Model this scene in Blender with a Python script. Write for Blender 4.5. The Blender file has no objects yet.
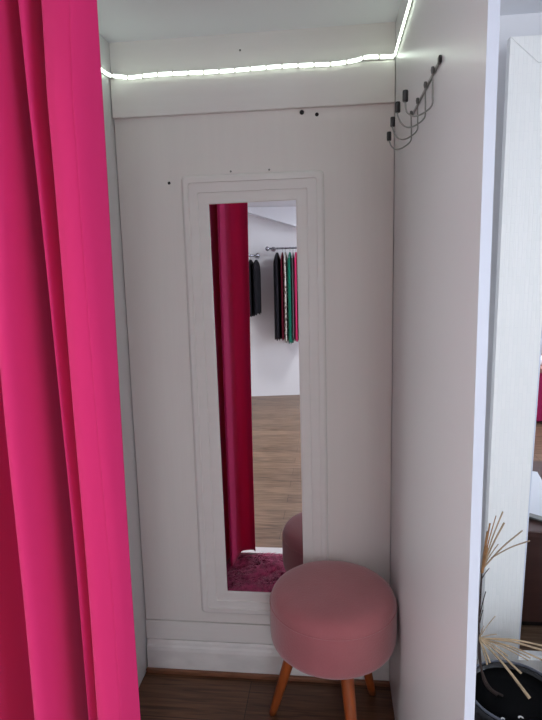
import bpy, bmesh, math, random
from mathutils import Vector, Matrix, noise
random.seed(7)
PI = math.pi
SC = bpy.context.scene
COL = SC.collection

# ------------------------------------------------------------------ key sizes (metres)
XL, XR = -0.722, 0.201          # booth side walls
ZC = 2.263                      # ceiling
D_CAM, F_PX = 1.8771, 552.17
YAW, PITCH, ROLL = 0.11261, -0.15334, -0.02415

# ------------------------------------------------------------------ materials
def srgb(r, g, b):
    f = lambda c: (c / 255 / 12.92) if c / 255 <= 0.04045 else ((c / 255 + 0.055) / 1.055) ** 2.4
    return (f(r), f(g), f(b), 1)

def mat(name, col, rough=0.6, metal=0.0, bump=0.0, bscale=60, stretch=(1, 1, 1), var=0.0, vscale=4,
        spec=0.5, sheen=0.0, coat=0.0, emit=None, estr=0.0):
    m = bpy.data.materials.new(name); m.use_nodes = True
    nt = m.node_tree; b = nt.nodes['Principled BSDF']
    b.inputs['Base Color'].default_value = col
    b.inputs['Roughness'].default_value = rough
    b.inputs['Metallic'].default_value = metal
    b.inputs['Specular IOR Level'].default_value = spec
    b.inputs['Sheen Weight'].default_value = sheen
    b.inputs['Coat Weight'].default_value = coat
    tc = nt.nodes.new('ShaderNodeTexCoord'); mp = nt.nodes.new('ShaderNodeMapping')
    mp.inputs['Scale'].default_value = stretch
    nt.links.new(tc.outputs['Object'], mp.inputs['Vector'])
    if bump:
        n = nt.nodes.new('ShaderNodeTexNoise'); n.inputs['Scale'].default_value = bscale
        n.inputs['Detail'].default_value = 4
        bp = nt.nodes.new('ShaderNodeBump'); bp.inputs['Strength'].default_value = bump
        bp.inputs['Distance'].default_value = 0.004
        nt.links.new(mp.outputs[0], n.inputs['Vector']); nt.links.new(n.outputs['Fac'], bp.inputs['Height'])
        nt.links.new(bp.outputs[0], b.inputs['Normal'])
    if var:
        n = nt.nodes.new('ShaderNodeTexNoise'); n.inputs['Scale'].default_value = vscale
        n.inputs['Detail'].default_value = 5
        r = nt.nodes.new('ShaderNodeValToRGB')
        r.color_ramp.elements[0].position = 0.3; r.color_ramp.elements[1].position = 0.7
        r.color_ramp.elements[0].color = tuple(c * (1 - var) for c in col[:3]) + (1,)
        r.color_ramp.elements[1].color = tuple(min(1, c * (1 + var)) for c in col[:3]) + (1,)
        nt.links.new(mp.outputs[0], n.inputs['Vector']); nt.links.new(n.outputs['Fac'], r.inputs[0])
        nt.links.new(r.outputs[0], b.inputs['Base Color'])
    if emit:
        b.inputs['Emission Color'].default_value = emit
        b.inputs['Emission Strength'].default_value = estr
    return m

def wood_floor(name, c1, c2, gap, plank=0.13):
    m = bpy.data.materials.new(name); m.use_nodes = True
    nt = m.node_tree; N = nt.nodes; L = nt.links; b = N['Principled BSDF']
    b.inputs['Roughness'].default_value = 0.42
    tc = N.new('ShaderNodeTexCoord')
    br = N.new('ShaderNodeTexBrick')
    br.inputs['Color1'].default_value = (0.35, 0.35, 0.35, 1); br.inputs['Color2'].default_value = (0.75, 0.75, 0.75, 1)
    br.inputs['Mortar'].default_value = (0, 0, 0, 1)
    br.inputs['Scale'].default_value = 1; br.inputs['Mortar Size'].default_value = 0.0012
    br.inputs['Brick Width'].default_value = 1.2; br.inputs['Row Height'].default_value = plank
    mp = N.new('ShaderNodeMapping'); mp.inputs['Location'].default_value = (0.31, 0.045, 0)
    L.new(tc.outputs['Object'], mp.inputs[0]); L.new(mp.outputs[0], br.inputs['Vector'])
    mp2 = N.new('ShaderNodeMapping'); mp2.inputs['Scale'].default_value = (1.6, 26, 1)
    L.new(tc.outputs['Object'], mp2.inputs[0])
    n = N.new('ShaderNodeTexNoise'); n.inputs['Scale'].default_value = 3; n.inputs['Detail'].default_value = 7
    n.inputs['Distortion'].default_value = 0.8
    L.new(mp2.outputs[0], n.inputs['Vector'])
    mx = N.new('ShaderNodeMath'); mx.operation = 'MULTIPLY_ADD'; mx.inputs[1].default_value = 0.35; 
    L.new(br.outputs['Color'], mx.inputs[0]); L.new(n.outputs['Fac'], mx.inputs[2])
    r = N.new('ShaderNodeValToRGB')
    r.color_ramp.elements[0].position = 0.48; r.color_ramp.elements[0].color = c1
    r.color_ramp.elements[1].position = 0.88; r.color_ramp.elements[1].color = c2
    L.new(mx.outputs[0], r.inputs[0])
    g = N.new('ShaderNodeMixRGB'); g.inputs[2].default_value = gap
    L.new(br.outputs['Fac'], g.inputs[0]); L.new(r.outputs[0], g.inputs[1]); L.new(g.outputs[0], b.inputs['Base Color'])
    bp = N.new('ShaderNodeBump'); bp.inputs['Strength'].default_value = 0.15; bp.inputs['Distance'].default_value = 0.002
    L.new(n.outputs['Fac'], bp.inputs['Height']); L.new(bp.outputs[0], b.inputs['Normal'])
    return m

def cloth(name, col, trans=0.25, rough=0.85, weave=900):
    m = mat(name, col, rough, bump=0.08, bscale=weave, spec=0.2, sheen=0.1 if trans > .05 else 0)
    nt = m.node_tree; b = nt.nodes['Principled BSDF']; out = nt.nodes['Material Output']
    t = nt.nodes.new('ShaderNodeBsdfTranslucent'); t.inputs['Color'].default_value = (min(1, col[0] * 1.15), col[1] * .6, col[2] * .6, 1)
    mx = nt.nodes.new('ShaderNodeMixShader'); mx.inputs[0].default_value = trans
    nt.links.new(b.outputs[0], mx.inputs[1]); nt.links.new(t.outputs[0], mx.inputs[2])
    nt.links.new(mx.outputs[0], out.inputs['Surface'])
    return m

M = {}
M['white'] = mat('white_painted_board', srgb(230, 226, 221), 0.5, bump=0.10, bscale=18, stretch=(6, 6, 0.35), var=0.012, vscale=5)
M['trimwhite'] = mat('white_painted_trim', srgb(231, 228, 224), 0.45, bump=0.06, bscale=30, stretch=(0.5, 4, 4), var=0.01, vscale=14)
M['kick'] = mat('scuffed_white_paint', srgb(226, 223, 220), 0.5, bump=0.25, bscale=26, stretch=(1, 1, 2), var=0.06, vscale=12)
M['panel'] = mat('white_laminate', srgb(215, 216, 216), 0.3, bump=0.03, bscale=40, spec=0.5)
M['edge'] = mat('daylight_tinted_white', srgb(206, 211, 224), 0.35)  # bluish daylight tint of the panel's end face is in this colour
M['plaster'] = mat('white_plaster', srgb(232, 231, 234), 0.7, bump=0.15, bscale=30)
M['ceil'] = mat('white_ceiling_paint', srgb(228, 230, 236), 0.5, bump=0.05, bscale=12)
M['floor'] = wood_floor('wood_laminate_floor', srgb(78, 56, 40), srgb(150, 122, 98), srgb(50, 32, 24))
M['floor_shaded'] = wood_floor('shaded_wood_floor', srgb(66, 42, 29), srgb(116, 80, 56), srgb(36, 22, 16), 0.19)  # booth copy of the laminate, darkened for the shade inside the booth
M['strip'] = mat('brown_wood_bead', srgb(124, 80, 56), 0.5, var=0.25, vscale=20, stretch=(1, 8, 8), bump=0.1)
M['sill'] = mat('white_stone_sill', srgb(228, 226, 224), 0.4)
M['curtain'] = cloth('hot_pink_cotton', srgb(222, 50, 118), 0.24)
M['velvet'] = mat('dusty_pink_velvet', srgb(172, 103, 108), 0.85, bump=0.3, bscale=160, var=0.07, vscale=7, sheen=0.5, spec=0.25)
M['oak'] = mat('orange_brown_wood', srgb(158, 80, 34), 0.38, var=0.25, vscale=6, stretch=(8, 8, 1), coat=0.3)
M['black'] = mat('black_plastic', srgb(18, 18, 18), 0.4)
M['gloss_black'] = mat('glossy_black_ceramic', srgb(10, 10, 16), 0.25)
M['rimgrey'] = mat('grey_blue_rim', srgb(84, 88, 100), 0.3)
M['inside'] = mat('dark_inside', srgb(6, 6, 8), 0.9, spec=0.1)
M['steel'] = mat('dull_steel', srgb(138, 140, 136), 0.4, metal=0.4)
M['darksteel'] = mat('darkened_steel', srgb(104, 106, 104), 0.4, metal=0.5)
M['chrome'] = mat('chrome', srgb(170, 170, 178), 0.25, metal=0.9)
M['pile'] = mat('magenta_shag', srgb(190, 58, 112), 0.75, var=0.4, vscale=30, sheen=0.3)  # strong tone variation stands in for highlights on the tufts
M['rugback'] = mat('rug_backing', srgb(120, 24, 66), 0.9, bump=0.2)
M['straw'] = mat('dry_straw', srgb(160, 138, 110), 0.7, var=0.3, vscale=30)
M['husk'] = mat('golden_dry_husk', srgb(146, 104, 64), 0.7, var=0.35, vscale=40)
M['bark'] = mat('dark_dry_stem', srgb(52, 38, 34), 0.8, bump=0.4)
M['led'] = mat('led_glow', srgb(255, 255, 250), 0.5, emit=(0.84, 1.0, 0.86, 1), estr=4.5)
M['tape'] = mat('led_tape', srgb(225, 225, 215), 0.6)
M['mark_white'] = mat('plain_white', srgb(235, 235, 235), 0.5)
M['brown'] = mat('dark_brown_wood', srgb(86, 58, 52), 0.35, var=0.15, vscale=3, stretch=(1, 6, 6))
M['paper'] = mat('white_paper', srgb(236, 240, 246), 0.8)
M['terracotta'] = mat('pinkish_wood_edge', srgb(170, 120, 108), 0.5)
M['magenta'] = mat('magenta_cloth', srgb(176, 26, 92), 0.8, bump=0.1)
M['g_black'] = cloth('black_knit', srgb(26, 24, 30), 0.02)
M['g_green'] = cloth('teal_green_cloth', srgb(18, 128, 104), 0.1)
M['g_pink'] = cloth('bright_pink_cloth', srgb(222, 48, 112), 0.1)
M['g_grey'] = cloth('mid_grey_cloth', srgb(128, 126, 134), 0.1)
M['g_wine'] = cloth('wine_red_cloth', srgb(112, 26, 48), 0.05)
def patterned():
    m = mat('spotted_print_cloth', srgb(220, 214, 206), 0.85)
    nt = m.node_tree; b = nt.nodes['Principled BSDF']
    v = nt.nodes.new('ShaderNodeTexVoronoi'); v.inputs['Scale'].default_value = 34
    tc = nt.nodes.new('ShaderNodeTexCoord'); nt.links.new(tc.outputs['Object'], v.inputs['Vector'])
    r = nt.nodes.new('ShaderNodeValToRGB'); r.color_ramp.interpolation = 'CONSTANT'
    r.color_ramp.elements[0].color = srgb(60, 36, 34); r.color_ramp.elements[1].position = 0.42
    r.color_ramp.elements[1].color = srgb(222, 214, 206)
    nt.links.new(v.outputs['Distance'], r.inputs[0]); nt.links.new(r.outputs[0], b.inputs['Base Color'])
    return m
M['g_print'] = patterned()
def mirror_mat():
    m = bpy.data.materials.new('mirror_glass'); m.use_nodes = True
    b = m.node_tree.nodes['Principled BSDF']
    b.inputs['Base Color'].default_value = (0.80, 0.80, 0.82, 1); b.inputs['Metallic'].default_value = 1
    b.inputs['Roughness'].default_value = 0.004
    return m
M['mirror'] = mirror_mat()
def textured_frame():
    # embossed white foam: rows of long narrow raised bricks standing upright
    m = bpy.data.materials.new('embossed_white_foam'); m.use_nodes = True
    nt = m.node_tree; N = nt.nodes; L = nt.links; b = N['Principled BSDF']
    b.inputs['Base Color'].default_value = srgb(238, 238, 236); b.inputs['Roughness'].default_value = 0.4
    tc = N.new('ShaderNodeTexCoord'); mp = N.new('ShaderNodeMapping')
    mp.inputs['Rotation'].default_value = (0, PI / 2, 0)
    sp = N.new('ShaderNodeSeparateXYZ'); cb = N.new('ShaderNodeCombineXYZ')
    L.new(tc.outputs['Object'], sp.inputs[0]); L.new(sp.outputs['Z'], cb.inputs['X']); L.new(sp.outputs['X'], cb.inputs['Y'])
    br = N.new('ShaderNodeTexBrick'); br.inputs['Scale'].default_value = 1
    br.inputs['Brick Width'].default_value = 0.052; br.inputs['Row Height'].default_value = 0.0125
    br.inputs['Mortar Size'].default_value = 0.0009; br.inputs['Mortar Smooth'].default_value = 0.8
    br.inputs['Color1'].default_value = srgb(238, 238, 236); br.inputs['Color2'].default_value = srgb(235, 236, 234)
    br.inputs['Mortar'].default_value = srgb(231, 231, 231)
    L.new(cb.outputs[0], br.inputs['Vector']); L.new(br.outputs['Color'], b.inputs['Base Color'])
    n = N.new('ShaderNodeTexNoise'); n.inputs['Scale'].default_value = 60; n.inputs['Detail'].default_value = 5
    mp3 = N.new('ShaderNodeMapping'); mp3.inputs['Scale'].default_value = (3, 3, 0.35)
    L.new(tc.outputs['Object'], mp3.inputs[0]); L.new(mp3.outputs[0], n.inputs['Vector'])
    ad = N.new('ShaderNodeMath'); ad.operation = 'MULTIPLY_ADD'; ad.inputs[1].default_value = -0.6
    L.new(br.outputs['Fac'], ad.inputs[0]); L.new(n.outputs['Fac'], ad.inputs[2])
    bp = N.new('ShaderNodeBump'); bp.inputs['Strength'].default_value = 0.28; bp.inputs['Distance'].default_value = 0.003
    L.new(ad.outputs[0], bp.inputs['Height']); L.new(bp.outputs[0], b.inputs['Normal'])
    return m
M['foam'] = textured_frame()

# ------------------------------------------------------------------ helpers
def new_obj(name, bm, m, parent=None, smooth=False, bevel=0.0, segs=2):
    bmesh.ops.remove_doubles(bm, verts=bm.verts, dist=1e-6)
    bmesh.ops.recalc_face_normals(bm, faces=bm.faces)
    me = bpy.data.meshes.new(name); bm.to_mesh(me); bm.free()
    o = bpy.data.objects.new(name, me); COL.objects.link(o)
    me.materials.append(M[m] if isinstance(m, str) else m)
    if smooth: me.polygons.foreach_set('use_smooth', [True] * len(me.polygons))
    if parent: o.parent = parent
    if bevel:
        b = o.modifiers.new('bevel', 'BEVEL'); b.width = bevel; b.segments = segs; b.limit_method = 'ANGLE'
    return o

def add_box(bm, x0, x1, y0, y1, z0, z1, mtx=None):
    vs = [bm.verts.new((x, y, z)) for x in (x0, x1) for y in (y0, y1) for z in (z0, z1)]
    for f in ((0, 1, 3, 2), (4, 6, 7, 5), (0, 4, 5, 1), (2, 3, 7, 6), (0, 2, 6, 4), (1, 5, 7, 3)):
        bm.faces.new([vs[i] for i in f])
    if mtx:
        for v in vs: v.co = mtx @ v.co

def box(name, b, m, parent=None, bevel=0.0):
    bm = bmesh.new(); add_box(bm, *b); return new_obj(name, bm, m, parent, bevel=bevel)

def add_poly_prism(bm, pts, z0, z1):
    lo = [bm.verts.new((x, y, z0)) for x, y in pts]; hi = [bm.verts.new((x, y, z1)) for x, y in pts]
    bm.faces.new(lo[::-1]); bm.faces.new(hi); n = len(pts)
    for i in range(n): bm.faces.new((lo[i], lo[(i + 1) % n], hi[(i + 1) % n], hi[i]))

def add_tube(bm, pts, rad, seg=10, cap=True):
    pts = [Vector(p) for p in pts]; n = len(pts)
    rs = rad if isinstance(rad, (list, tuple)) else [rad] * n
    t0 = (pts[1] - pts[0]).normalized()
    up = Vector((0, 0, 1)) if abs(t0.z) < 0.9 else Vector((1, 0, 0))
    nrm = t0.cross(up).normalized(); rings = []
    for i, p in enumerate(pts):
        t = (pts[min(i + 1, n - 1)] - pts[max(i - 1, 0)]).normalized()
        nrm = (nrm - t * nrm.dot(t)).normalized(); bn = t.cross(nrm)
        rings.append([bm.verts.new(p + (nrm * math.cos(a) + bn * math.sin(a)) * rs[i]) for a in [2 * PI * k / seg for k in range(seg)]])
    for a, b in zip(rings, rings[1:]):
        for k in range(seg): bm.faces.new((a[k], a[(k + 1) % seg], b[(k + 1) % seg], b[k]))
    if cap: bm.faces.new(rings[0][::-1]); bm.faces.new(rings[-1])

def add_lathe(bm, prof, seg=48, c=(0, 0, 0), cap0=True, cap1=True):
    rings = [[bm.verts.new((c[0] + r * math.cos(2 * PI * k / seg), c[1] + r * math.sin(2 * PI * k / seg), c[2] + z)) for k in range(seg)] for r, z in prof]
    for a, b in zip(rings, rings[1:]):
        for k in range(seg): bm.faces.new((a[k], a[(k + 1) % seg], b[(k + 1) % seg], b[k]))
    if cap0: bm.faces.new(rings[0][::-1])
    if cap1: bm.faces.new(rings[-1])

def catmull(P, sub=8):
    P = [Vector(p) for p in P]; out = []
    for i in range(len(P) - 1):
        p0 = P[max(i - 1, 0)]; p1 = P[i]; p2 = P[i + 1]; p3 = P[min(i + 2, len(P) - 1)]
        for k in range(sub):
            t = k / sub
            out.append(0.5 * ((2 * p1) + (p2 - p0) * t + (2 * p0 - 5 * p1 + 4 * p2 - p3) * t * t + (3 * p1 - p0 - 3 * p2 + p3) * t ** 3))
    out.append(P[-1]); return out

def empty(name, loc, label, cat, group=None):
    o = bpy.data.objects.new(name, None); COL.objects.link(o); o.location = loc
    o.empty_display_size = 0.05; return tag(o, label, cat, group)

def tag(o, label, cat, group=None):
    o['label'] = label; o['category'] = cat
    if group: o['group'] = group
    return o

def struct(o):
    o['kind'] = 'structure'; return o

def rel(bm, root):                # move world-space geometry into the thing's own space
    bmesh.ops.translate(bm, verts=bm.verts, vec=-Vector(root.location))
    return bm

# ------------------------------------------------------------------ setting: shop shell
SXL, SXR, SYF = -2.3, 2.9, -4.9
bm = bmesh.new()
add_box(bm, SXL - .1, SXR + .1, -5.7, -.93, -.08, 0); add_box(bm, XR + .01, SXR + .1, -.93, .15, -.08, 0); add_box(bm, SXL - .1, XL - .01, -.93, .15, -.08, 0)
struct(new_obj('floor', bm, 'floor'))
struct(box('floor_booth', (XL - .01, XR + .01, -.93, .15, -.08, 0.0), 'floor_shaded'))  # same laminate, with the booth's shade in its colour
struct(box('ceiling', (SXL - .1, SXR + .1, -5.7, 0.15, ZC, ZC + 0.08), 'ceil'))
struct(box('wall_back', (SXL - .1, SXR + .1, 0.012, 0.15, 0, ZC), 'plaster'))
# far wall of the shop, a little skewed to the booth
bm = bmesh.new()
fy = lambda x: -4.87 - 0.16 * (x + 0.7)
FW0, FW1 = 0.35, 1.75
for x0, x1, z0, z1 in ((SXL - .1, FW0, 0, ZC), (FW1, SXR + .1, 0, ZC), (FW0, FW1, 0, .35), (FW0, FW1, 2.1, ZC)):
    add_poly_prism(bm, [(x0, fy(x0) - .12), (x1, fy(x1) - .12), (x1, fy(x1)), (x0, fy(x0))], z0, z1)
struct(new_obj('wall_front', bm, 'plaster'))
struct(box('wall_shop_left', (SXL - .1, SXL, -5.6, 0.012, 0, ZC), 'plaster'))
# right wall with two window openings
WZ0, WZ1 = 0.85, 2.05
WIN = [(-1.75, -0.55), (-3.9, -2.35)]
bm = bmesh.new()
add_box(bm, SXR, SXR + .1, -5.6, 0.012, 0, WZ0); add_box(bm, SXR, SXR + .1, -5.6, 0.012, WZ1, ZC)
for a, b in ((-0.55, 0.012), (-2.35, -1.75), (-5.6, -3.9)): add_box(bm, SXR, SXR + .1, a, b, WZ0, WZ1)
struct(new_obj('wall_right', bm, 'plaster'))
for i, (a, b) in enumerate(WIN):
    w = struct(empty('window_%d' % (i + 1), (SXR + .05, (a + b) / 2, WZ0), '', ''))
    del w['label']; del w['category']
    bm = bmesh.new()
    for q in ((a, a + .04, WZ0, WZ1), (b - .04, b, WZ0, WZ1), (a + .04, b - .04, WZ0, WZ0 + .04), (a + .04, b - .04, WZ1 - .04, WZ1), ((a + b) / 2 - .02, (a + b) / 2 + .02, WZ0 + .04, WZ1 - .04)):
        add_box(bm, SXR + .02, SXR + .08, q[0], q[1], q[2], q[3])
    new_obj('window_frame', rel(bm, w), 'edge', w)
w = struct(empty('window_3', ((FW0 + FW1) / 2, fy(1.05) - .06, .35), '', '')); del w['label']; del w['category']  # unseen window added in the far wall to light camera-facing surfaces
bm = bmesh.new()
for x0, x1, z0, z1 in ((FW0, FW0 + .04, .35, 2.1), (FW1 - .04, FW1, .35, 2.1), (FW0 + .04, FW1 - .04, .35, .39), (FW0 + .04, FW1 - .04, 2.06, 2.1), (1.03, 1.07, .39, 2.06)):
    add_poly_prism(bm, [(x0, fy(x0) - .09), (x1, fy(x1) - .09), (x1, fy(x1) - .03), (x0, fy(x0) - .03)], z0, z1)
new_obj('window_frame', rel(bm, w), 'edge', w)
# sloping block under the ceiling at the far wall
bm = bmesh.new()
v = [(-1.35, 2.262), (-0.95, 2.21), (-0.40, 2.04), (0.1, 1.94), (0.1, 2.262)]
lo = [bm.verts.new((x, fy(x) + 0.002, z)) for x, z in v]; hi = [bm.verts.new((x, fy(x) + 0.30, z)) for x, z in v]
bm.faces.new(lo); bm.faces.new(hi[::-1])
for i in range(5): bm.faces.new((lo[i], lo[(i + 1) % 5], hi[(i + 1) % 5], hi[i]))
struct(new_obj('trim_7', bm, 'ceil'))

# ------------------------------------------------------------------ setting: booth
struct(box('wall_left', (XL - .02, XL, -0.69, 0.012, 0, ZC), 'panel'))
struct(box('wall_partition', (SXL, XL - .02, -0.69, -0.65, 0, ZC), 'plaster'))
struct(box('wall_booth_right', (XR, XR + .0155, -1.08, 0.012, 0, ZC), 'panel', bevel=0.0008))
struct(box('trim_8', (XR + .0002, XR + .0153, -1.0812, -1.0801, 0, ZC), 'edge'))  # strip added over the panel end to carry the daylight tint
struct(box('trim_1', (XL + .003, XR - .002, 0.0, 0.012, 0.206, 2.03), 'white'))           # tall back board
struct(box('trim_2', (XL + .003, XR - .002, -0.016, 0.012, 2.024, 2.147), 'trimwhite', bevel=0.002))  # beam board
struct(box('trim_3', (XL + .001, XR - .001, 0.002, 0.012, 2.147, ZC), 'trimwhite'))
struct(box('trim_4', (XL + .002, XR - .002, -0.005, 0.012, 0.128, 0.2025), 'trimwhite', bevel=0.0015))
bm = bmesh.new()                                                                          # baseboard with rounded top
prof = [(0.012, 0.0), (-0.020, 0.0), (-0.020, 0.088), (-0.017, 0.102), (-0.012, 0.108), (-0.010, 0.118), (-0.006, 0.126), (0.012, 0.127)]
a = [bm.verts.new((XL + .006, y, z)) for y, z in prof]; b = [bm.verts.new((XR - .002, y, z)) for y, z in prof]
bm.faces.new(a); bm.faces.new(b[::-1])
for i in range(len(prof)): bm.faces.new((a[i], b[i], b[(i + 1) % len(prof)], a[(i + 1) % len(prof)]))
struct(new_obj('baseboard_back', bm, 'kick'))
struct(box('trim_5', (XL + .002, XR - .002, -0.033, -0.0202, 0, 0.017), 'strip', bevel=0.003))
struct(box('trim_6', (XL, XR, -0.965, -0.897, 0, 0.012), 'sill', bevel=0.003))
struct(box('baseboard_right', (XR + .03, SXR, -0.004, 0.012, 0, 0.1), 'trimwhite', bevel=0.002))

# ------------------------------------------------------------------ booth mirror
mir = empty('wall_mirror', (-0.259, 0, 0.245), 'tall narrow wall mirror in a stepped white painted frame, fixed to the booth back board', 'mirror')
OQ = [(-.4975, .247), (-.0195, .247), (-.0235, 1.8315), (-.4985, 1.8325)]     # frame corners, slightly out of square
GQ = [(-.3965, .3365), (-.1115, .3365), (-.1165, 1.7405), (-.4085, 1.7375)]
def loop(bm, t, y, r):
    q = [Vector(o).lerp(Vector(g), t) for o, g in zip(OQ, GQ)]; vs = []
    for i, (sx_, sz_, a0) in enumerate(((1, 1, PI), (-1, 1, 1.5 * PI), (-1, -1, 0), (1, -1, .5 * PI))):
        cx, cz = q[i].x + sx_ * r, q[i].y + sz_ * r
        for k in range(5):
            a = a0 + k * PI / 8; vs.append(bm.verts.new((cx + r * math.cos(a), -y, cz + r * math.sin(a))))
    return vs
gx0, gx1, gz0, gz1 = -.409, -.111, .338, 1.741
bm = bmesh.new()
steps = [(0, 0.0, .016), (0, .006, .016), (.04, .0115, .014), (.10, .0145, .012), (.25, .0155, .009), (.262, .0155, .008), (.272, .0105, .008), (.29, .0110, .007), (.585, .0115, .004), (.60, .0115, .004), (.61, .0065, .004), (.63, .0072, .003), (.93, .0085, .0008), (.985, .0080, .0005), (1.0, .0062, .0004), (1.0, .0025, .0004)]
loops = [loop(bm, t, y, max(r, .0003)) for t, y, r in steps]
for A, B in zip(loops, loops[1:]):
    for k in range(len(A)): bm.faces.new((A[k], A[(k + 1) % len(A)], B[(k + 1) % len(B)], B[k]))
new_obj('frame', rel(bm, mir), 'trimwhite', mir)
g = bmesh.new(); add_box(g, gx0 - .003, gx1 + .003, -.0030, -.0004, gz0 - .003, gz1 + .003)
new_obj('glass', rel(g, mir), 'mirror', mir)

# ------------------------------------------------------------------ screws and marks on the boards
def screw(x, y, z, r, label, n=(0, -1, 0), matn='black'):
    s = bmesh.new(); add_lathe(s, [(r * .9, 0), (r, .0012), (r * .8, .003), (r * .45, .0036), (r * .4, .0026)], 14)
    R = Vector((0, 0, 1)).rotation_difference(Vector(n)).to_matrix().to_4x4()
    bmesh.ops.transform(s, matrix=R, verts=s.verts)
    o = new_obj('screw', s, matn, smooth=True); o.location = (x, y, z); tag(o, label, 'screw'); return o
screw(-.542, 0, 1.812, .0052, 'small black screw head in the back board left of the mirror frame')
screw(-.093, 0, 2.013, .0075, 'larger black screw head just under the beam, the left one of two')
screw(-.045, 0, 2.004, .0062, 'black screw head just under the beam, the right one of two')
screw(-.331, 0, 1.8405, .0034, 'tiny dull screw at the top edge of the mirror frame, left one', matn='steel')
screw(-.203, 0, 1.8405, .0034, 'tiny dull screw at the top edge of the mirror frame, right one', matn='steel')
screw(-.288, .002, 2.212, .0032, 'tiny dark nail head high above the light strip', matn='darksteel')

# ------------------------------------------------------------------ LED strip
led = empty('led_strip_light', (XL, -0.018, 2.15), 'glowing white segmented LED light strip running round the top of the booth', 'light strip')
Zs = 2.1475
path = [Vector((XL + .005, -.68, Zs - .004))]
for k in range(1, 8): path.append(Vector((XL + .005, -.68 + k * .087, Zs + .004 * math.sin(k))))
path += [Vector((XL + .012, -.030, Zs + .004)), Vector((XL + .045, -.021, Zs + .001)), Vector((XL + .075, -.021, Zs - .003))]
for k in range(1, 9): path.append(Vector((XL + .075 + k * .082, -.021, Zs - .001 + .0015 * math.sin(k * 1.3))))
path += [Vector((.080, -.021, Zs + .004)), Vector((.105, -.023, Zs + .010)), Vector((.135, -.021, Zs + .010)), Vector((.175, -.021, Zs + .008)), Vector((XR - .006, -.026, Zs + .009))]
for k in range(1, 11): path.append(Vector((XR - .005, -.03 - k * .1, Zs + .008)))
P = catmull(path, 6)
S = [0]
for a, b in zip(P, P[1:]): S.append(S[-1] + (b - a).length)
def at(s):
    for i in range(len(S) - 1):
        if S[i + 1] >= s: return P[i].lerp(P[i + 1], (s - S[i]) / max(1e-9, S[i + 1] - S[i]))
    return P[-1]
def inward(p):                    # direction from the wall into the booth
    if p.x < XL + .02 and p.y < -.03: return Vector((1, 0, 0))
    if p.x > XR - .02 and p.y < -.03: return Vector((-1, 0, 0))
    return Vector((0, -1, 0))
def ribbon(bm, s0, s1, h, t0, t1, n=4):
    prev = None
    for i in range(n + 1):
        p = at(s0 + (s1 - s0) * i / n); d = inward(p); ring = [bm.verts.new(p + d * t + Vector((0, 0, z))) for t, z in ((t0, -h), (t1, -h * .6), (t1, h * .6), (t0, h))]
        if prev:
            for k in range(4): bm.faces.new((prev[k], prev[(k + 1) % 4], ring[(k + 1) % 4], ring[k]))
        else: bm.faces.new(ring[::-1])
        prev = ring
    bm.faces.new(prev)
bm = bmesh.new(); ribbon(bm, 0, S[-1] - .001, .0055, -.0015, 0.0, 180); new_obj('tape', rel(bm, led), 'tape', led)
s, seg = 0.004, .0505
while s + seg < S[-1]:
    bm = bmesh.new(); ribbon(bm, s, s + seg - .0075, .0058, .0002, .0035)
    new_obj('light_segment', rel(bm, led), 'led', led); s += seg

# ------------------------------------------------------------------ hook rail on the right panel
hr = empty('coat_hook_rail', (XR, -.55, 1.88), 'thin dark metal rail of four wire coat hooks with black tips on the right panel', 'hook rail')
bm = bmesh.new(); add_box(bm, XR - .0035, XR - .0003, -.768, -.405, 1.8765, 1.8835); new_obj('bar', rel(bm, hr), 'steel', hr, bevel=.001)
bm = bmesh.new(); add_box(bm, XR - .006, XR - .0003, -.776, -.762, 1.8735, 1.887); new_obj('end_cap', rel(bm, hr), 'black', hr, bevel=.002)
for y0, tx, tz, cap_z in ((-.718, .145, 1.838, 0), (-.633, .140, 1.841, 0), (-.526, .141, 1.839, 0), (-.424, .143, 1.831, 0)):
    c = [(XR - .006, 1.886), (XR - .006, 1.872), (XR - .004, 1.84), (XR - .006, 1.818), (.176, 1.803), (.160, 1.800), (.148, 1.809), (tx, 1.826), (tx, tz)]
    pts = catmull([(x, y0 + .012 * math.sin((1.886 - z) * 30), z) for x, z in c], 6)
    bm = bmesh.new(); add_tube(bm, pts, .0017, 8); h = new_obj('hook', rel(bm, hr), 'steel', hr, smooth=True)
    ye = pts[-1].y
    bm = bmesh.new(); add_lathe(bm, [(.0048, -.010), (.0056, -.008), (.0056, .009), (.0048, .011)], 16, (tx, ye, tz + .001))
    new_obj('hook_tip', rel(bm, hr), 'black', h, smooth=False)
    bm = bmesh.new(); add_lathe(bm, [(.003, -.006), (.004, 0), (.003, .006)], 12, (XR - .0065, y0, 1.88)); new_obj('mount', rel(bm, hr), 'darksteel', h)

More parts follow.
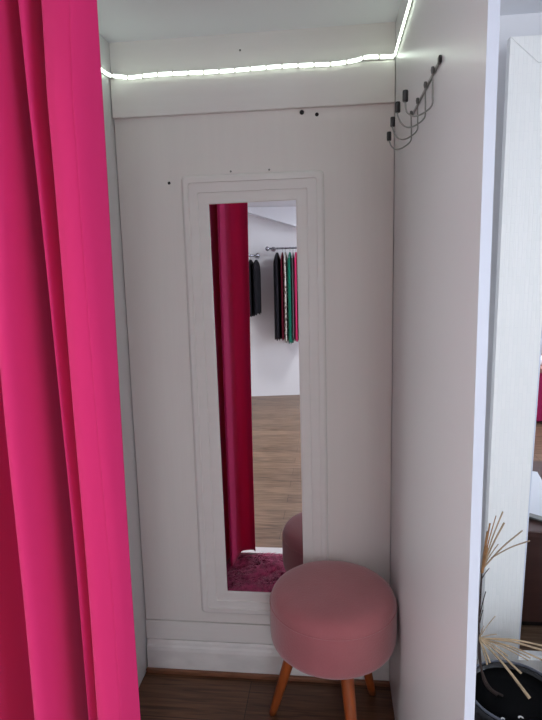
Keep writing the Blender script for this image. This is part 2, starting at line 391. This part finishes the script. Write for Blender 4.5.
# ------------------------------------------------------------------ curtain
cur = empty('curtain', (-.56, -.86, .02), 'tall hot pink cotton curtain gathered in deep folds at the left of the booth', 'curtain')
top = [(-.98, -.83), (-.94, -.87), (-.89, -.80), (-.84, -.86), (-.78, -.925), (-.755, -.92), (-.748, -.80), (-.735, -.725), (-.70, -.72), (-.672, -.735), (-.658, -.83), (-.628, -.895), (-.604, -.898), (-.588, -.865), (-.584, -.78), (-.580, -.735), (-.568, -.735), (-.560, -.79), (-.552, -.865), (-.543, -.880), (-.535, -.862), (-.533, -.79), (-.530, -.73), (-.516, -.73), (-.508, -.80), (-.500, -.880), (-.482, -.900), (-.455, -.900), (-.428, -.888), (-.4065, -.860)]
bot = [(-.98, -.84), (-.94, -.87), (-.89, -.80), (-.84, -.86), (-.785, -.93), (-.757, -.925), (-.748, -.80), (-.735, -.725), (-.70, -.715), (-.668, -.73), (-.655, -.83), (-.632, -.895), (-.604, -.903), (-.582, -.868), (-.577, -.79), (-.573, -.735), (-.562, -.735), (-.554, -.78), (-.546, -.82), (-.540, -.828), (-.533, -.815), (-.530, -.77), (-.527, -.72), (-.515, -.72), (-.508, -.79), (-.501, -.885), (-.482, -.908), (-.455, -.900), (-.434, -.884), (-.418, -.866)]
NZ = 60; Z0, Z1 = .031, 2.075
ct = catmull([(x, y, 0) for x, y in top], 9); cb = catmull([(x, y, 0) for x, y in bot], 9)
bm = bmesh.new(); rows = []
for j in range(NZ + 1):
    t = j / NZ; z = Z0 + (Z1 - Z0) * t; w = t ** 1.3; row = []
    for i, (a, b) in enumerate(zip(ct, cb)):
        q = b.lerp(a, w); u = i / len(ct)
        dx = .0035 * noise.noise(Vector((q.x * 16, z * 1.4, 3))); dy = .010 * noise.noise(Vector((u * 14, z * 1.6, 8)))
        wob = .006 * math.sin(z * 2.3 + u * 7)
        gat = .35 + .65 * min(1, max(0, (Z1 - z) / .25))
        yy = -.86 + (q.y + .86) * gat + dy + wob
        row.append(bm.verts.new((q.x + dx, yy, z + (.010 * math.sin(u * 20) if j == 0 else 0))))
    rows.append(row)
hem_i = len(ct) - 10
def strip_faces(bm, rows, i0, i1):
    for a, b in zip(rows, rows[1:]):
        for i in range(i0, i1): bm.faces.new((a[i], a[i + 1], b[i + 1], b[i]))
strip_faces(bm, rows, 0, len(ct) - 1)
hemrows = [[v.co.copy() for v in r[hem_i - 6:]] for r in rows]
body = new_obj('fabric_panel', rel(bm, cur), 'curtain', cur, smooth=True)
sm = body.modifiers.new('thick', 'SOLIDIFY'); sm.thickness = .0012; sm.offset = 0
# doubled side hem along the free edge
bm = bmesh.new(); rr = []
for r in hemrows:
    rr.append([bm.verts.new((c.x, c.y - .0016, c.z)) for c in r])
strip_faces(bm, rr, 0, len(rr[0]) - 1)
hm = new_obj('side_hem', rel(bm, cur), 'curtain', cur, smooth=True)
sm = hm.modifiers.new('thick', 'SOLIDIFY'); sm.thickness = .0012; sm.offset = 0
rod = empty('curtain_rod', (XL, -.86, 2.10), 'slim white rod the pink curtain hangs from, spanning the booth opening', 'curtain rod')
bm = bmesh.new(); add_tube(bm, [(-1.10, -.86, 2.105), (XR - .001, -.86, 2.105)], .008, 16); new_obj('bar', rel(bm, rod), 'edge', rod, smooth=True)
bm = bmesh.new(); add_tube(bm, [(-1.08, -.6905, 2.105), (-1.08, -.705, 2.105)], .02, 20); add_tube(bm, [(-1.08, -.70, 2.105), (-1.08, -.86, 2.105)], .006, 12); new_obj('bracket', rel(bm, rod), 'edge', rod)
for x0, x1 in ((XR - .008, XR - .0005),):
    bm = bmesh.new(); add_tube(bm, [(x0, -.86, 2.105), (x1, -.86, 2.105)], .02, 20); new_obj('bracket', rel(bm, rod), 'edge', rod)
for k in range(10):
    x = -.96 + k * .060
    bm = bmesh.new()
    pts = [(x, -.86 + .0135 * math.cos(a), 2.0995 + .0165 * math.sin(a)) for a in [2 * PI * i / 20 for i in range(21)]]
    add_tube(bm, pts, .0018, 8, cap=False); new_obj('ring', rel(bm, cur), 'edge', cur, smooth=True)

# ------------------------------------------------------------------ stool
sx, sy, sr = -.0055, -.228, .2030
st = empty('stool', (sx, sy, 0), 'round dusty pink velvet stool on splayed orange-brown wooden legs before the mirror', 'stool')
prof = [(.02, .319), (sr - .030, .319), (sr - .014, .324), (sr - .004, .338), (sr, .354), (sr, .404), (sr - .0005, .452), (sr - .002, .468), (sr - .008, .486), (sr - .021, .499), (sr - .05, .507), (sr - .10, .511), (.03, .513)]
bm = bmesh.new(); add_lathe(bm, prof, 96); 
for v in bm.verts:
    a = math.atan2(v.co.y, v.co.x)
    v.co.z += .0012 * noise.noise(Vector((v.co.x * 18, v.co.y * 18, 0)))
seat = new_obj('seat', bm, 'velvet', st, smooth=True)
s_ = seat.modifiers.new('sub', 'SUBSURF'); s_.levels = 1; s_.render_levels = 2
bm = bmesh.new(); pts = [((sr - .0025) * math.cos(a), (sr - .0025) * math.sin(a), .462) for a in [2 * PI * k / 72 for k in range(73)]]
add_tube(bm, pts, .0030, 8, cap=False); new_obj('piping', bm, 'velvet', seat, smooth=True)
for ang in (169, 49, -71):
    a = math.radians(ang); c, s = math.cos(a), math.sin(a)
    p0 = Vector((.118 * c, .118 * s, .325)); p1 = Vector((.213 * c, .213 * s, .0))
    bm = bmesh.new(); n = 10
    add_tube(bm, [p0.lerp(p1, k / n) for k in range(n + 1)], [.0215 - .0085 * (k / n) ** 1.1 for k in range(n + 1)], 24)
    for v in bm.verts:
        if v.co.z < .0015: v.co.z = .0
    lg = new_obj('leg', bm, 'oak', st, smooth=True)

# ------------------------------------------------------------------ shag rug
rug = empty('shag_rug', (-.26, -.68, 0), 'magenta shag rug on the booth floor under the curtain, seen in the mirror', 'rug')
rx0, rx1, ry0, ry1 = -.705, .185, -.885, -.44
bm = bmesh.new(); add_box(bm, rx0, rx1, ry0, ry1, .0005, .008); new_obj('backing', rel(bm, rug), 'rugback', rug, bevel=.002)
bm = bmesh.new()
for k in range(11000):
    x = random.uniform(rx0 + .004, rx1 - .004); y = random.uniform(ry0 + .004, ry1 - .004)
    fl = noise.noise(Vector((x * 9, y * 9, 1))) * 4; a = fl + random.uniform(-.9, .9)
    d = Vector((math.cos(a), math.sin(a), 0)); sd = Vector((-d.y, d.x, 0)) * random.uniform(.0012, .0026)
    L_ = random.uniform(.022, .042); p = Vector((x, y, .007)); pr = None
    for i in range(4):
        t = i / 3; q = p + d * L_ * .75 * t * t + Vector((0, 0, L_ * .75 * (t - .35 * t * t))); w = sd * (1 - .6 * t)
        q.x = min(max(q.x, rx0), rx1 - .001); q.y = min(max(q.y, ry0), ry1)
        cur_ = (bm.verts.new(q - w), bm.verts.new(q + w))
        if pr: bm.faces.new((pr[0], pr[1], cur_[1], cur_[0]))
        pr = cur_
bmesh.ops.translate(bm, verts=bm.verts, vec=-Vector(rug.location))
me = bpy.data.meshes.new('pile'); bm.to_mesh(me); bm.free(); me.materials.append(M['pile'])
po = bpy.data.objects.new('pile', me); COL.objects.link(po); po.parent = rug; po['kind'] = 'stuff'

# ------------------------------------------------------------------ big framed mirror tilted off the wall, right of the booth
fm = empty('floor_mirror', (.505, -.045, .1), 'large leaning mirror in a wide embossed white frame, right of the booth panel', 'mirror')
tilt = math.atan2(.055, 2.0); fm.rotation_euler = (tilt, 0, 0)
FH, FW = 2.049, 1.05                       # frame height along the tilt, width
def quadbar(bm, P4, t, e=.004):             # bar with chamfered edges from a 4-corner outline in the frame's plane
    c = Vector((sum(q[0] for q in P4) / 4, sum(q[1] for q in P4) / 4))
    rings = []
    for ins, y in ((0, .0), (0, -t + e), (e, -t)):
        vs = []
        for i, q in enumerate(P4):
            q = Vector(q); a = Vector(P4[i - 1]) - q; b_ = Vector(P4[(i + 1) % 4]) - q
            a.normalize(); b_.normalize(); sn = abs(a.x * b_.y - a.y * b_.x)
            o_ = (a + b_) * (ins / sn); vs.append(bm.verts.new((q.x + o_.x, y, q.y + o_.y)))
        rings.append(vs)
    for A, B in zip(rings, rings[1:]):
        for k in range(4): bm.faces.new((A[k], A[(k + 1) % 4], B[(k + 1) % 4], B[k]))
    bm.faces.new(rings[0]); bm.faces.new(rings[-1][::-1])
g_ = .0001; rw = .072; ow = .080; it, ib = .141, .120   # inner edge of the stile at top and foot
H = FH
bars = [
    ('top_rail', [(g_, H), (ow + g_, H - rw), (FW - ow - g_, H - rw), (FW - g_, H)]),
    ('bottom_rail', [(.002, 0), (FW - .002, 0), (FW - ow, rw), (ow, rw)]),
]
for nm, P4 in bars:
    bm = bmesh.new(); quadbar(bm, P4, .03, .0006); new_obj(nm, bm, 'foam', fm)
bm = bmesh.new()                            # left stile: mitred outer band widening into the flat inner band
def slab(bm, pts, t):
    lo = [bm.verts.new((x, 0, z)) for x, z in pts]; hi = [bm.verts.new((x, -t, z)) for x, z in pts]
    bm.faces.new(lo); bm.faces.new(hi[::-1]); n = len(pts)
    for i in range(n): bm.faces.new((lo[i], hi[i], hi[(i + 1) % n], lo[(i + 1) % n]))
slab(bm, [(0, .0), (ow, rw + .001), (ib, rw + .001), (it, H - rw - .0005), (ow, H - rw - .0005), (0, H - .0005)], .0295)
new_obj('stile', bm, 'foam', fm, bevel=.0008)
bm = bmesh.new(); slab(bm, [(FW, .0), (FW, H - .002), (FW - ow, H - rw - .002), (FW - it, H - rw - .002), (FW - it, rw + .001), (FW - ow, rw + .001)], .0295)
new_obj('stile', bm, 'foam', fm, bevel=.002)
bm = bmesh.new(); add_box(bm, ib - .01, FW - it + .01, -.006, -.001, rw - .01, H - rw + .01); new_obj('glass', bm, 'mirror', fm)
bm = bmesh.new()                            # raised bead where the frame meets the glass
add_tube(bm, [(ib + .002, -.027, rw), (it + .002, -.027, H - rw)], .003, 8); new_obj('bead', bm, 'edge', fm)

# ------------------------------------------------------------------ black planter with dried stems
px_, py_, pr_, pz_ = .503, -.42, .132, .329
pl = empty('planter', (px_, py_, 0), 'round black glazed planter with a grey rim, right of the white panel', 'planter')
bm = bmesh.new(); add_lathe(bm, [(.085, 0), (.100, .004), (.118, .12), (.128, .24), (pr_, .30), (pr_, .318), (pr_ - .012, .318), (.116, .24), (.105, .13), (.02, .126)], 64)
new_obj('body', bm, 'gloss_black', pl, smooth=True)
bm = bmesh.new(); pts = [((pr_ - .006) * math.cos(a), (pr_ - .006) * math.sin(a), pz_ - .006) for a in [2 * PI * k / 64 for k in range(65)]]
add_tube(bm, pts, .0035, 10, cap=False); r_ = new_obj('rim', bm, 'rimgrey', pl, smooth=True); r_['label'] = 'grey blue rim'
bm = bmesh.new(); add_lathe(bm, [(.1205, .306), (.06, .307), (.003, .308)], 48); so = new_obj('soil', bm, 'inside', pl, smooth=True)
# two white marks near the front of the dark fill
for mx_, my_, w_ in ((-0.0566, -0.0866, 0.006), (-0.008, -0.0792, 0.008)):
    bm = bmesh.new(); n = 10
    for i in range(n):
        a0 = PI * i / n; a1 = PI * (i + 1) / n; R0, R1 = w_ * .4, w_ * .9
        lo = [bm.verts.new((mx_ + q * math.cos(aa), my_ + q * 1.1 * math.sin(aa), .3088)) for q, aa in ((R0, a0), (R1, a0), (R1, a1), (R0, a1))]
        hi = [bm.verts.new(v.co + Vector((0, 0, .0012))) for v in lo]
        bm.faces.new(lo[::-1]); bm.faces.new(hi)
        for k in range(4): bm.faces.new((lo[k], lo[(k + 1) % 4], hi[(k + 1) % 4], hi[k]))
    new_obj('white_mark', bm, 'mark_white', pl)

def Rcam():
    cy, s_y = math.cos(YAW), math.sin(YAW); cp, sp = math.cos(PITCH), math.sin(PITCH)
    F = Vector((-s_y * cp, cy * cp, sp)); r = Vector((cy, s_y, 0)); u = r.cross(F)
    c, s = math.cos(ROLL), math.sin(ROLL)
    return F, c * r + s * u, -s * r + c * u
CF, CR, CU = Rcam(); CAM = Vector((0, -D_CAM, 1.5))

def sprig(name, label, stem, straws, tipmat, grp=None):
    root = empty(name, stem[0], label, 'dried stem', grp)
    bm = bmesh.new(); p = catmull(stem, 6); add_tube(bm, p, [.0035 - .0015 * i / len(p) for i in range(len(p))], 8)
    new_obj('stem', rel(bm, root), 'bark', root, smooth=True)
    for a, b, r0, r1, m in straws:
        bm = bmesh.new(); a = Vector(a); b = Vector(b); mid = a.lerp(b, .5) + Vector((0, 0, .05 * (b - a).length))
        q = catmull([a, mid, b], 5); add_tube(bm, q, [r0 + (r1 - r0) * i / (len(q) - 1) for i in range(len(q))], 6)
        new_obj('straw', rel(bm, root), m, root, smooth=True)
# upper sprig: straws fan up and to the right from the stem top
A = (.402, -.42, .690)
sprig('dried_palm_sprig', 'upright dried sprig with tan straws fanning upward, beside the white panel edge',
      [(.455, -.42, .309), (.415, -.425, .36), (.400, -.42, .50), (.400, -.42, .60), A],
      [(A, (.427, -.44, .855), .0020, .0012, 'husk'), (A, (.424, -.40, .815), .0026, .0022, 'husk'), (A, (.413, -.42, .800), .0030, .0034, 'husk'),
       (A, (.450, -.42, .858), .0016, .0020, 'straw'), (A, (.458, -.41, .822), .0018, .0026, 'straw'), (A, (.503, -.42, .806), .0022, .0018, 'straw'),
       ((.425, -.42, .724), (.512, -.45, .792), .0016, .0018, 'straw'), (A, (.445, -.41, .760), .0014, .0014, 'straw'), ((.401, -.42, .66), (.418, -.43, .70), .0014, .0010, 'bark'),
       ((.400, -.42, .55), (.414, -.42, .625), .0014, .0012, 'bark'), ((.402, -.42, .68), (.409, -.43, .76), .0040, .0040, 'husk'), ((.401, -.42, .53), (.408, -.42, .57), .0012, .0012, 'bark')], 'husk')
B = (.398, -.43, .49)
bs = [(B, (.575, -.45, .487), .0018, .0030), (B, (.570, -.43, .462), .0018, .0034), (B, (.565, -.44, .440), .0014, .0024), (B, (.500, -.47, .420), .0022, .0030), (B, (.540, -.42, .430), .0014, .0020),
      (B, (.492, -.56, .420), .0020, .0044), (B, (.411, -.47, .440), .0018, .0026), (B, (.424, -.45, .432), .0018, .0026), (B, (.448, -.40, .540), .0012, .0014), (B, (.448, -.42, .498), .0014, .0012),
      (B, (.47, -.45, .455), .0016, .0020), (B, (.415, -.41, .515), .0012, .0010), (B, (.520, -.46, .452), .0012, .0016)]
sprig('dried_palm_sprig', 'low dried sprig with pale straws spreading right across the black planter rim',
      [(.470, -.42, .309), (.428, -.44, .35), (.400, -.44, .42), B], [q + ('straw',) for q in bs], 'straw')

# ------------------------------------------------------------------ furniture seen only in the big mirror
cb_ = empty('low_cabinet', (.95, -.70, 0), 'low dark brown wooden cabinet reflected at the foot of the leaning mirror', 'cabinet')
bm = bmesh.new(); add_box(bm, -.29, .35, -.42, .28, .03, .425); new_obj('body', bm, 'brown', cb_, bevel=.004)
bm = bmesh.new(); add_box(bm, -.31, .37, -.44, .30, .4255, .45); new_obj('top', bm, 'brown', cb_, bevel=.004)
bm = bmesh.new(); add_box(bm, -.27, .33, -.40, .26, 0, .0295); new_obj('plinth', bm, 'black', cb_)
bm = bmesh.new(); add_box(bm, -.0005, .30, -.424, -.4203, .05, .41); dr = new_obj('door', bm, 'brown', cb_, bevel=.001)
bm = bmesh.new(); add_box(bm, .01, .018, -.440, -.4242, .2, .28); new_obj('handle', bm, 'steel', dr)
bm = bmesh.new()
ps = [(.66, -.55), (.94, -.50), (1.0, -.98), (.75, -1.10)]
add_poly_prism(bm, ps, .4506, .456); pp = new_obj('paper_sheaf', bm, 'paper'); tag(pp, 'white sheaf of papers on the low brown cabinet, reflected in the leaning mirror', 'paper')
bm = bmesh.new(); add_box(bm, -.12, .12, -.018, .018, 0, .008); cl = new_obj('clipboard_ruler', bm, 'steel', bevel=.002)
cl.name = 'metal_ruler'; cl.location = (.80, -.52, .4570); cl.rotation_euler = (0, 0, math.radians(35)); tag(cl, 'grey metal ruler lying on white papers, reflected in the leaning mirror', 'ruler')

tb = empty('display_table', (2.0, -3.35, 0), 'low display table with magenta cloth and pinkish wood top, reflected at the right edge', 'table')
bm = bmesh.new(); n = 60; lo, hi = [], []
for i in range(n):
    t = i / n * 4; k = int(t); f = t - k; cs = [(-.45, -.28), (.45, -.28), (.45, .28), (-.45, .28)]; a = Vector(cs[k]); b = Vector(cs[(k + 1) % 4]); q = a.lerp(b, f)
    w = 1 + .02 * math.sin(i * 2.1); lo.append(bm.verts.new((q.x * w, q.y * w, .03))); hi.append(bm.verts.new((q.x, q.y, .46)))
for i in range(n): bm.faces.new((lo[i], lo[(i + 1) % n], hi[(i + 1) % n], hi[i]))
bm.faces.new(hi); bm.faces.new(lo[::-1]); new_obj('cloth_skirt', bm, 'magenta', tb, smooth=False)
bm = bmesh.new(); add_box(bm, -.47, .47, -.30, .30, .461, .50); new_obj('tabletop', bm, 'terracotta', tb, bevel=.004)
for qx in (-.4, .4):
    for qy in (-.23, .23):
        bm = bmesh.new(); add_box(bm, qx - .02, qx + .02, qy - .02, qy + .02, 0, .0299); new_obj('leg', bm, 'brown', tb)
bm = bmesh.new(); add_box(bm, 1.62, 1.85, -3.42, -3.18, .5005, .555); fo = new_obj('folded_garment', bm, 'paper', bevel=.015); tag(fo, 'folded white garment on the magenta display table, reflected at the right edge', 'garment')

# ------------------------------------------------------------------ clothes rails and garments on the far wall
def rail(x0, x1, z, label):
    y = fy((x0 + x1) / 2) + .28
    r = empty('clothes_rail', ((x0 + x1) / 2, y, z), label, 'clothes rail')
    bm = bmesh.new(); add_tube(bm, [(x0, y, z), (x1, y, z)], .011, 14); new_obj('bar', rel(bm, r), 'chrome', r, smooth=True)
    for x in (x0, x1):
        bm = bmesh.new(); add_lathe(bm, [(.003, -.028), (.018, -.02), (.027, 0), (.018, .02), (.003, .028)], 20, (x, y, z)); new_obj('end_knob', rel(bm, r), 'chrome', r, smooth=True)
    for x in (x0 + .05, x1 - .05):
        bm = bmesh.new(); add_tube(bm, [(x, y, z), (x, fy(x) + .002, z - .0)], .009, 10); b = new_obj('bracket', rel(bm, r), 'chrome', r, smooth=True)
        bm = bmesh.new(); add_tube(bm, [(x, fy(x) + .012, z), (x, fy(x) + .001, z)], .03, 18); new_obj('flange', rel(bm, r), 'chrome', b)
    return y
def hanger(x, y, z, label, grp, width=.38):
    h = empty('clothes_hanger', (x, y, z), label, 'hanger', grp)
    bm = bmesh.new()
    pts = [(0, .011 + .001, -.004)] + [(0, .0135 * math.cos(a), .0 + .0145 * math.sin(a)) for a in [i * PI / 8 for i in range(1, 10)]] + [(0, 0, -.035), (0, 0, -.055)]
    add_tube(bm, pts, .0016, 8); new_obj('hook', bm, 'chrome', h, smooth=True)
    bm = bmesh.new(); add_tube(bm, [(0, -width / 2, -.115), (0, -.04, -.062), (0, 0, -.055), (0, .04, -.062), (0, width / 2, -.115)], .0032, 8); new_obj('shoulder_bar', bm, 'edge', h, smooth=True)
def garment(x, y, z, w, depth, length, m, label, grp, seed=0, name='garment'):
    bm = bmesh.new(); nz, nu = 26, 40; rows = []
    for j in range(nz + 1):
        t = j / nz; zz = -.036 - t * length; row = []
        sh = min(1, .18 + (t / .075) ** .7 * .82) if t < .075 else 1
        for i in range(nu):
            a = 2 * PI * i / nu; yy = math.cos(a) * depth / 2 * sh * (1 + .04 * math.sin(3 * t + seed)); 
            xx = math.sin(a) * w / 2 * (.35 + .65 * min(1, t / .12)) * (1 + .16 * noise.noise(Vector((seed * 3.1, math.cos(a) * 3.5, t * 1.2 + (5 if math.sin(a) > 0 else 0))))) 
            xx += .006 * math.sin(math.cos(a) * 8) * min(1, t * 4)
            row.append(bm.verts.new((xx, yy, zz + (.016 * math.sin(i * .9 + seed) if j == nz else 0))))
        rows.append(row)
    for A_, B_ in zip(rows, rows[1:]):
        for i in range(nu): bm.faces.new((A_[i], A_[(i + 1) % nu], B_[(i + 1) % nu], B_[i]))
    bm.faces.new(rows[0][::-1]); bm.faces.new(rows[-1])
    o = new_obj(name, bm, m, smooth=True); o.location = (x, y, z - .012); return tag(o, label, 'garment', grp)
RY = rail(-.75, .15, 1.80, 'chrome clothes rail on the far wall holding black, green and pink clothes')
items = [(-.636, .078, 1.05, 'g_black', 'long black garment at the left end of the fuller rail, in the mirror'),
         (-.574, .026, 1.05, 'g_wine', 'dark wine red garment between the black and the spotted ones, in the mirror'),
         (-.537, .040, 1.08, 'g_print', 'white garment with dark spotted print beside the green one, in the mirror'),
         (-.486, .052, 1.09, 'g_green', 'teal green garment in the middle of the fuller rail, in the mirror'),
         (-.450, .018, 1.04, 'g_grey', 'narrow grey garment between the green and pink ones, in the mirror'),
         (-.416, .042, 1.07, 'g_pink', 'bright pink garment right after the grey one, in the mirror'),
         (-.370, .042, 1.06, 'g_pink', 'bright pink garment half cut by the mirror frame edge'),
         ]
names = ['blouse', 'blouse', 'dress', 'dress', 'blouse', 'dress', 'dress']
for i, (x, w, Ln, m, lb) in enumerate(items):
    hanger(x, RY, 1.80, lb.replace(', in the mirror', '').replace('garment', 'garment\'s hanger', 1), 'hangers on the fuller rail')
    garment(x, RY, 1.80, w, .42, Ln - .05, m, lb, 'clothes on the fuller rail', i + 1)
RY2 = rail(-1.75, -.845, 1.72, 'shorter chrome clothes rail left on the far wall holding black clothes')
for i, (x, Ln, lb) in enumerate([(-.995, .70, 'black garment on the left rail, nearest the curtain, in the mirror'), (-.925, .68, 'black garment on the left rail, in front of the rightmost one, in the mirror'), (-.862, .66, 'rightmost black garment on the left rail, in the mirror')]):
    hanger(x, RY2, 1.72, lb.replace(', in the mirror', '').replace('garment', 'garment\'s hanger', 1), 'hangers on the left rail')
    garment(x, RY2, 1.72, .058, .42, Ln - .05, 'g_black', lb, 'black clothes on the left rail', i + 20)

# ------------------------------------------------------------------ light: daylight through the side windows and added far window, added unseen lamps
def area(name, loc, rot, sx_, sy_, power, col):
    l = bpy.data.lights.new(name, 'AREA'); l.shape = 'RECTANGLE'; l.size = sx_; l.size_y = sy_; l.energy = power; l.color = col
    o = bpy.data.objects.new(name, l); COL.objects.link(o); o.location = loc; o.rotation_euler = rot; return o
for i, (a, b) in enumerate(WIN):
    area('window_daylight', (SXR + .13, (a + b) / 2, (WZ0 + WZ1) / 2), (0, PI / 2, 0), WZ1 - WZ0 + .2, b - a + .2, (25, 82)[i], (0.82, 0.91, 1.0))
area('window_daylight', (1.05, fy(1.05) - .2, 1.22), (PI / 2, 0, -.16), 1.5, 1.85, 36, (0.82, 0.91, 1.0))  # front fill light behind the added far-wall window
for x, y in ((.3, -3.4), (-1.7, -2.1)):  # unseen lamps added as fill; the left one brightens the right panel
    lp = empty('fill_lamp', (x, y, ZC), 'flat round white fill lamp added out of view in the shop, ' + ('towards the far wall' if x > 0 else 'left of the viewer'), 'lamp')
    bm = bmesh.new(); add_lathe(bm, [(.15, 0), (.16, -.01), (.16, -.035), (.15, -.04)], 40); new_obj('housing', bm, 'edge', lp)
    bm = bmesh.new(); add_lathe(bm, [(.145, -.0405), (.13, -.048), (.02, -.052)], 40); new_obj('diffuser', bm, mat('fill_diffuser', srgb(250, 250, 250), .5, emit=(1, .97, .93, 1), estr=8), lp)
    area('fill_light', (x, y, ZC - .06), (0, 0, 0), .28, .28, 24 if x > 0 else 33, (.93, .98, 1))
w = bpy.data.worlds.new('sky'); SC.world = w; w.use_nodes = True
w.node_tree.nodes['Background'].inputs[0].default_value = (.75, .85, 1, 1); w.node_tree.nodes['Background'].inputs[1].default_value = 1.0

# ------------------------------------------------------------------ camera
cd = bpy.data.cameras.new('camera'); co = bpy.data.objects.new('camera', cd); COL.objects.link(co)
cd.sensor_fit = 'HORIZONTAL'; cd.sensor_width = 36; cd.lens = F_PX / 542 * 36; cd.clip_start = .02
Rm = Matrix((CR, CU, -CF)).transposed()
co.matrix_world = Matrix.Translation(CAM) @ Rm.to_4x4()
SC.camera = co
vs = SC.view_settings; vs.view_transform = 'Standard'; vs.look = 'None'; vs.gamma = 1; vs.exposure = 0.0; vs.use_curve_mapping = False
SC.cycles.max_bounces = 10; SC.cycles.diffuse_bounces = 6
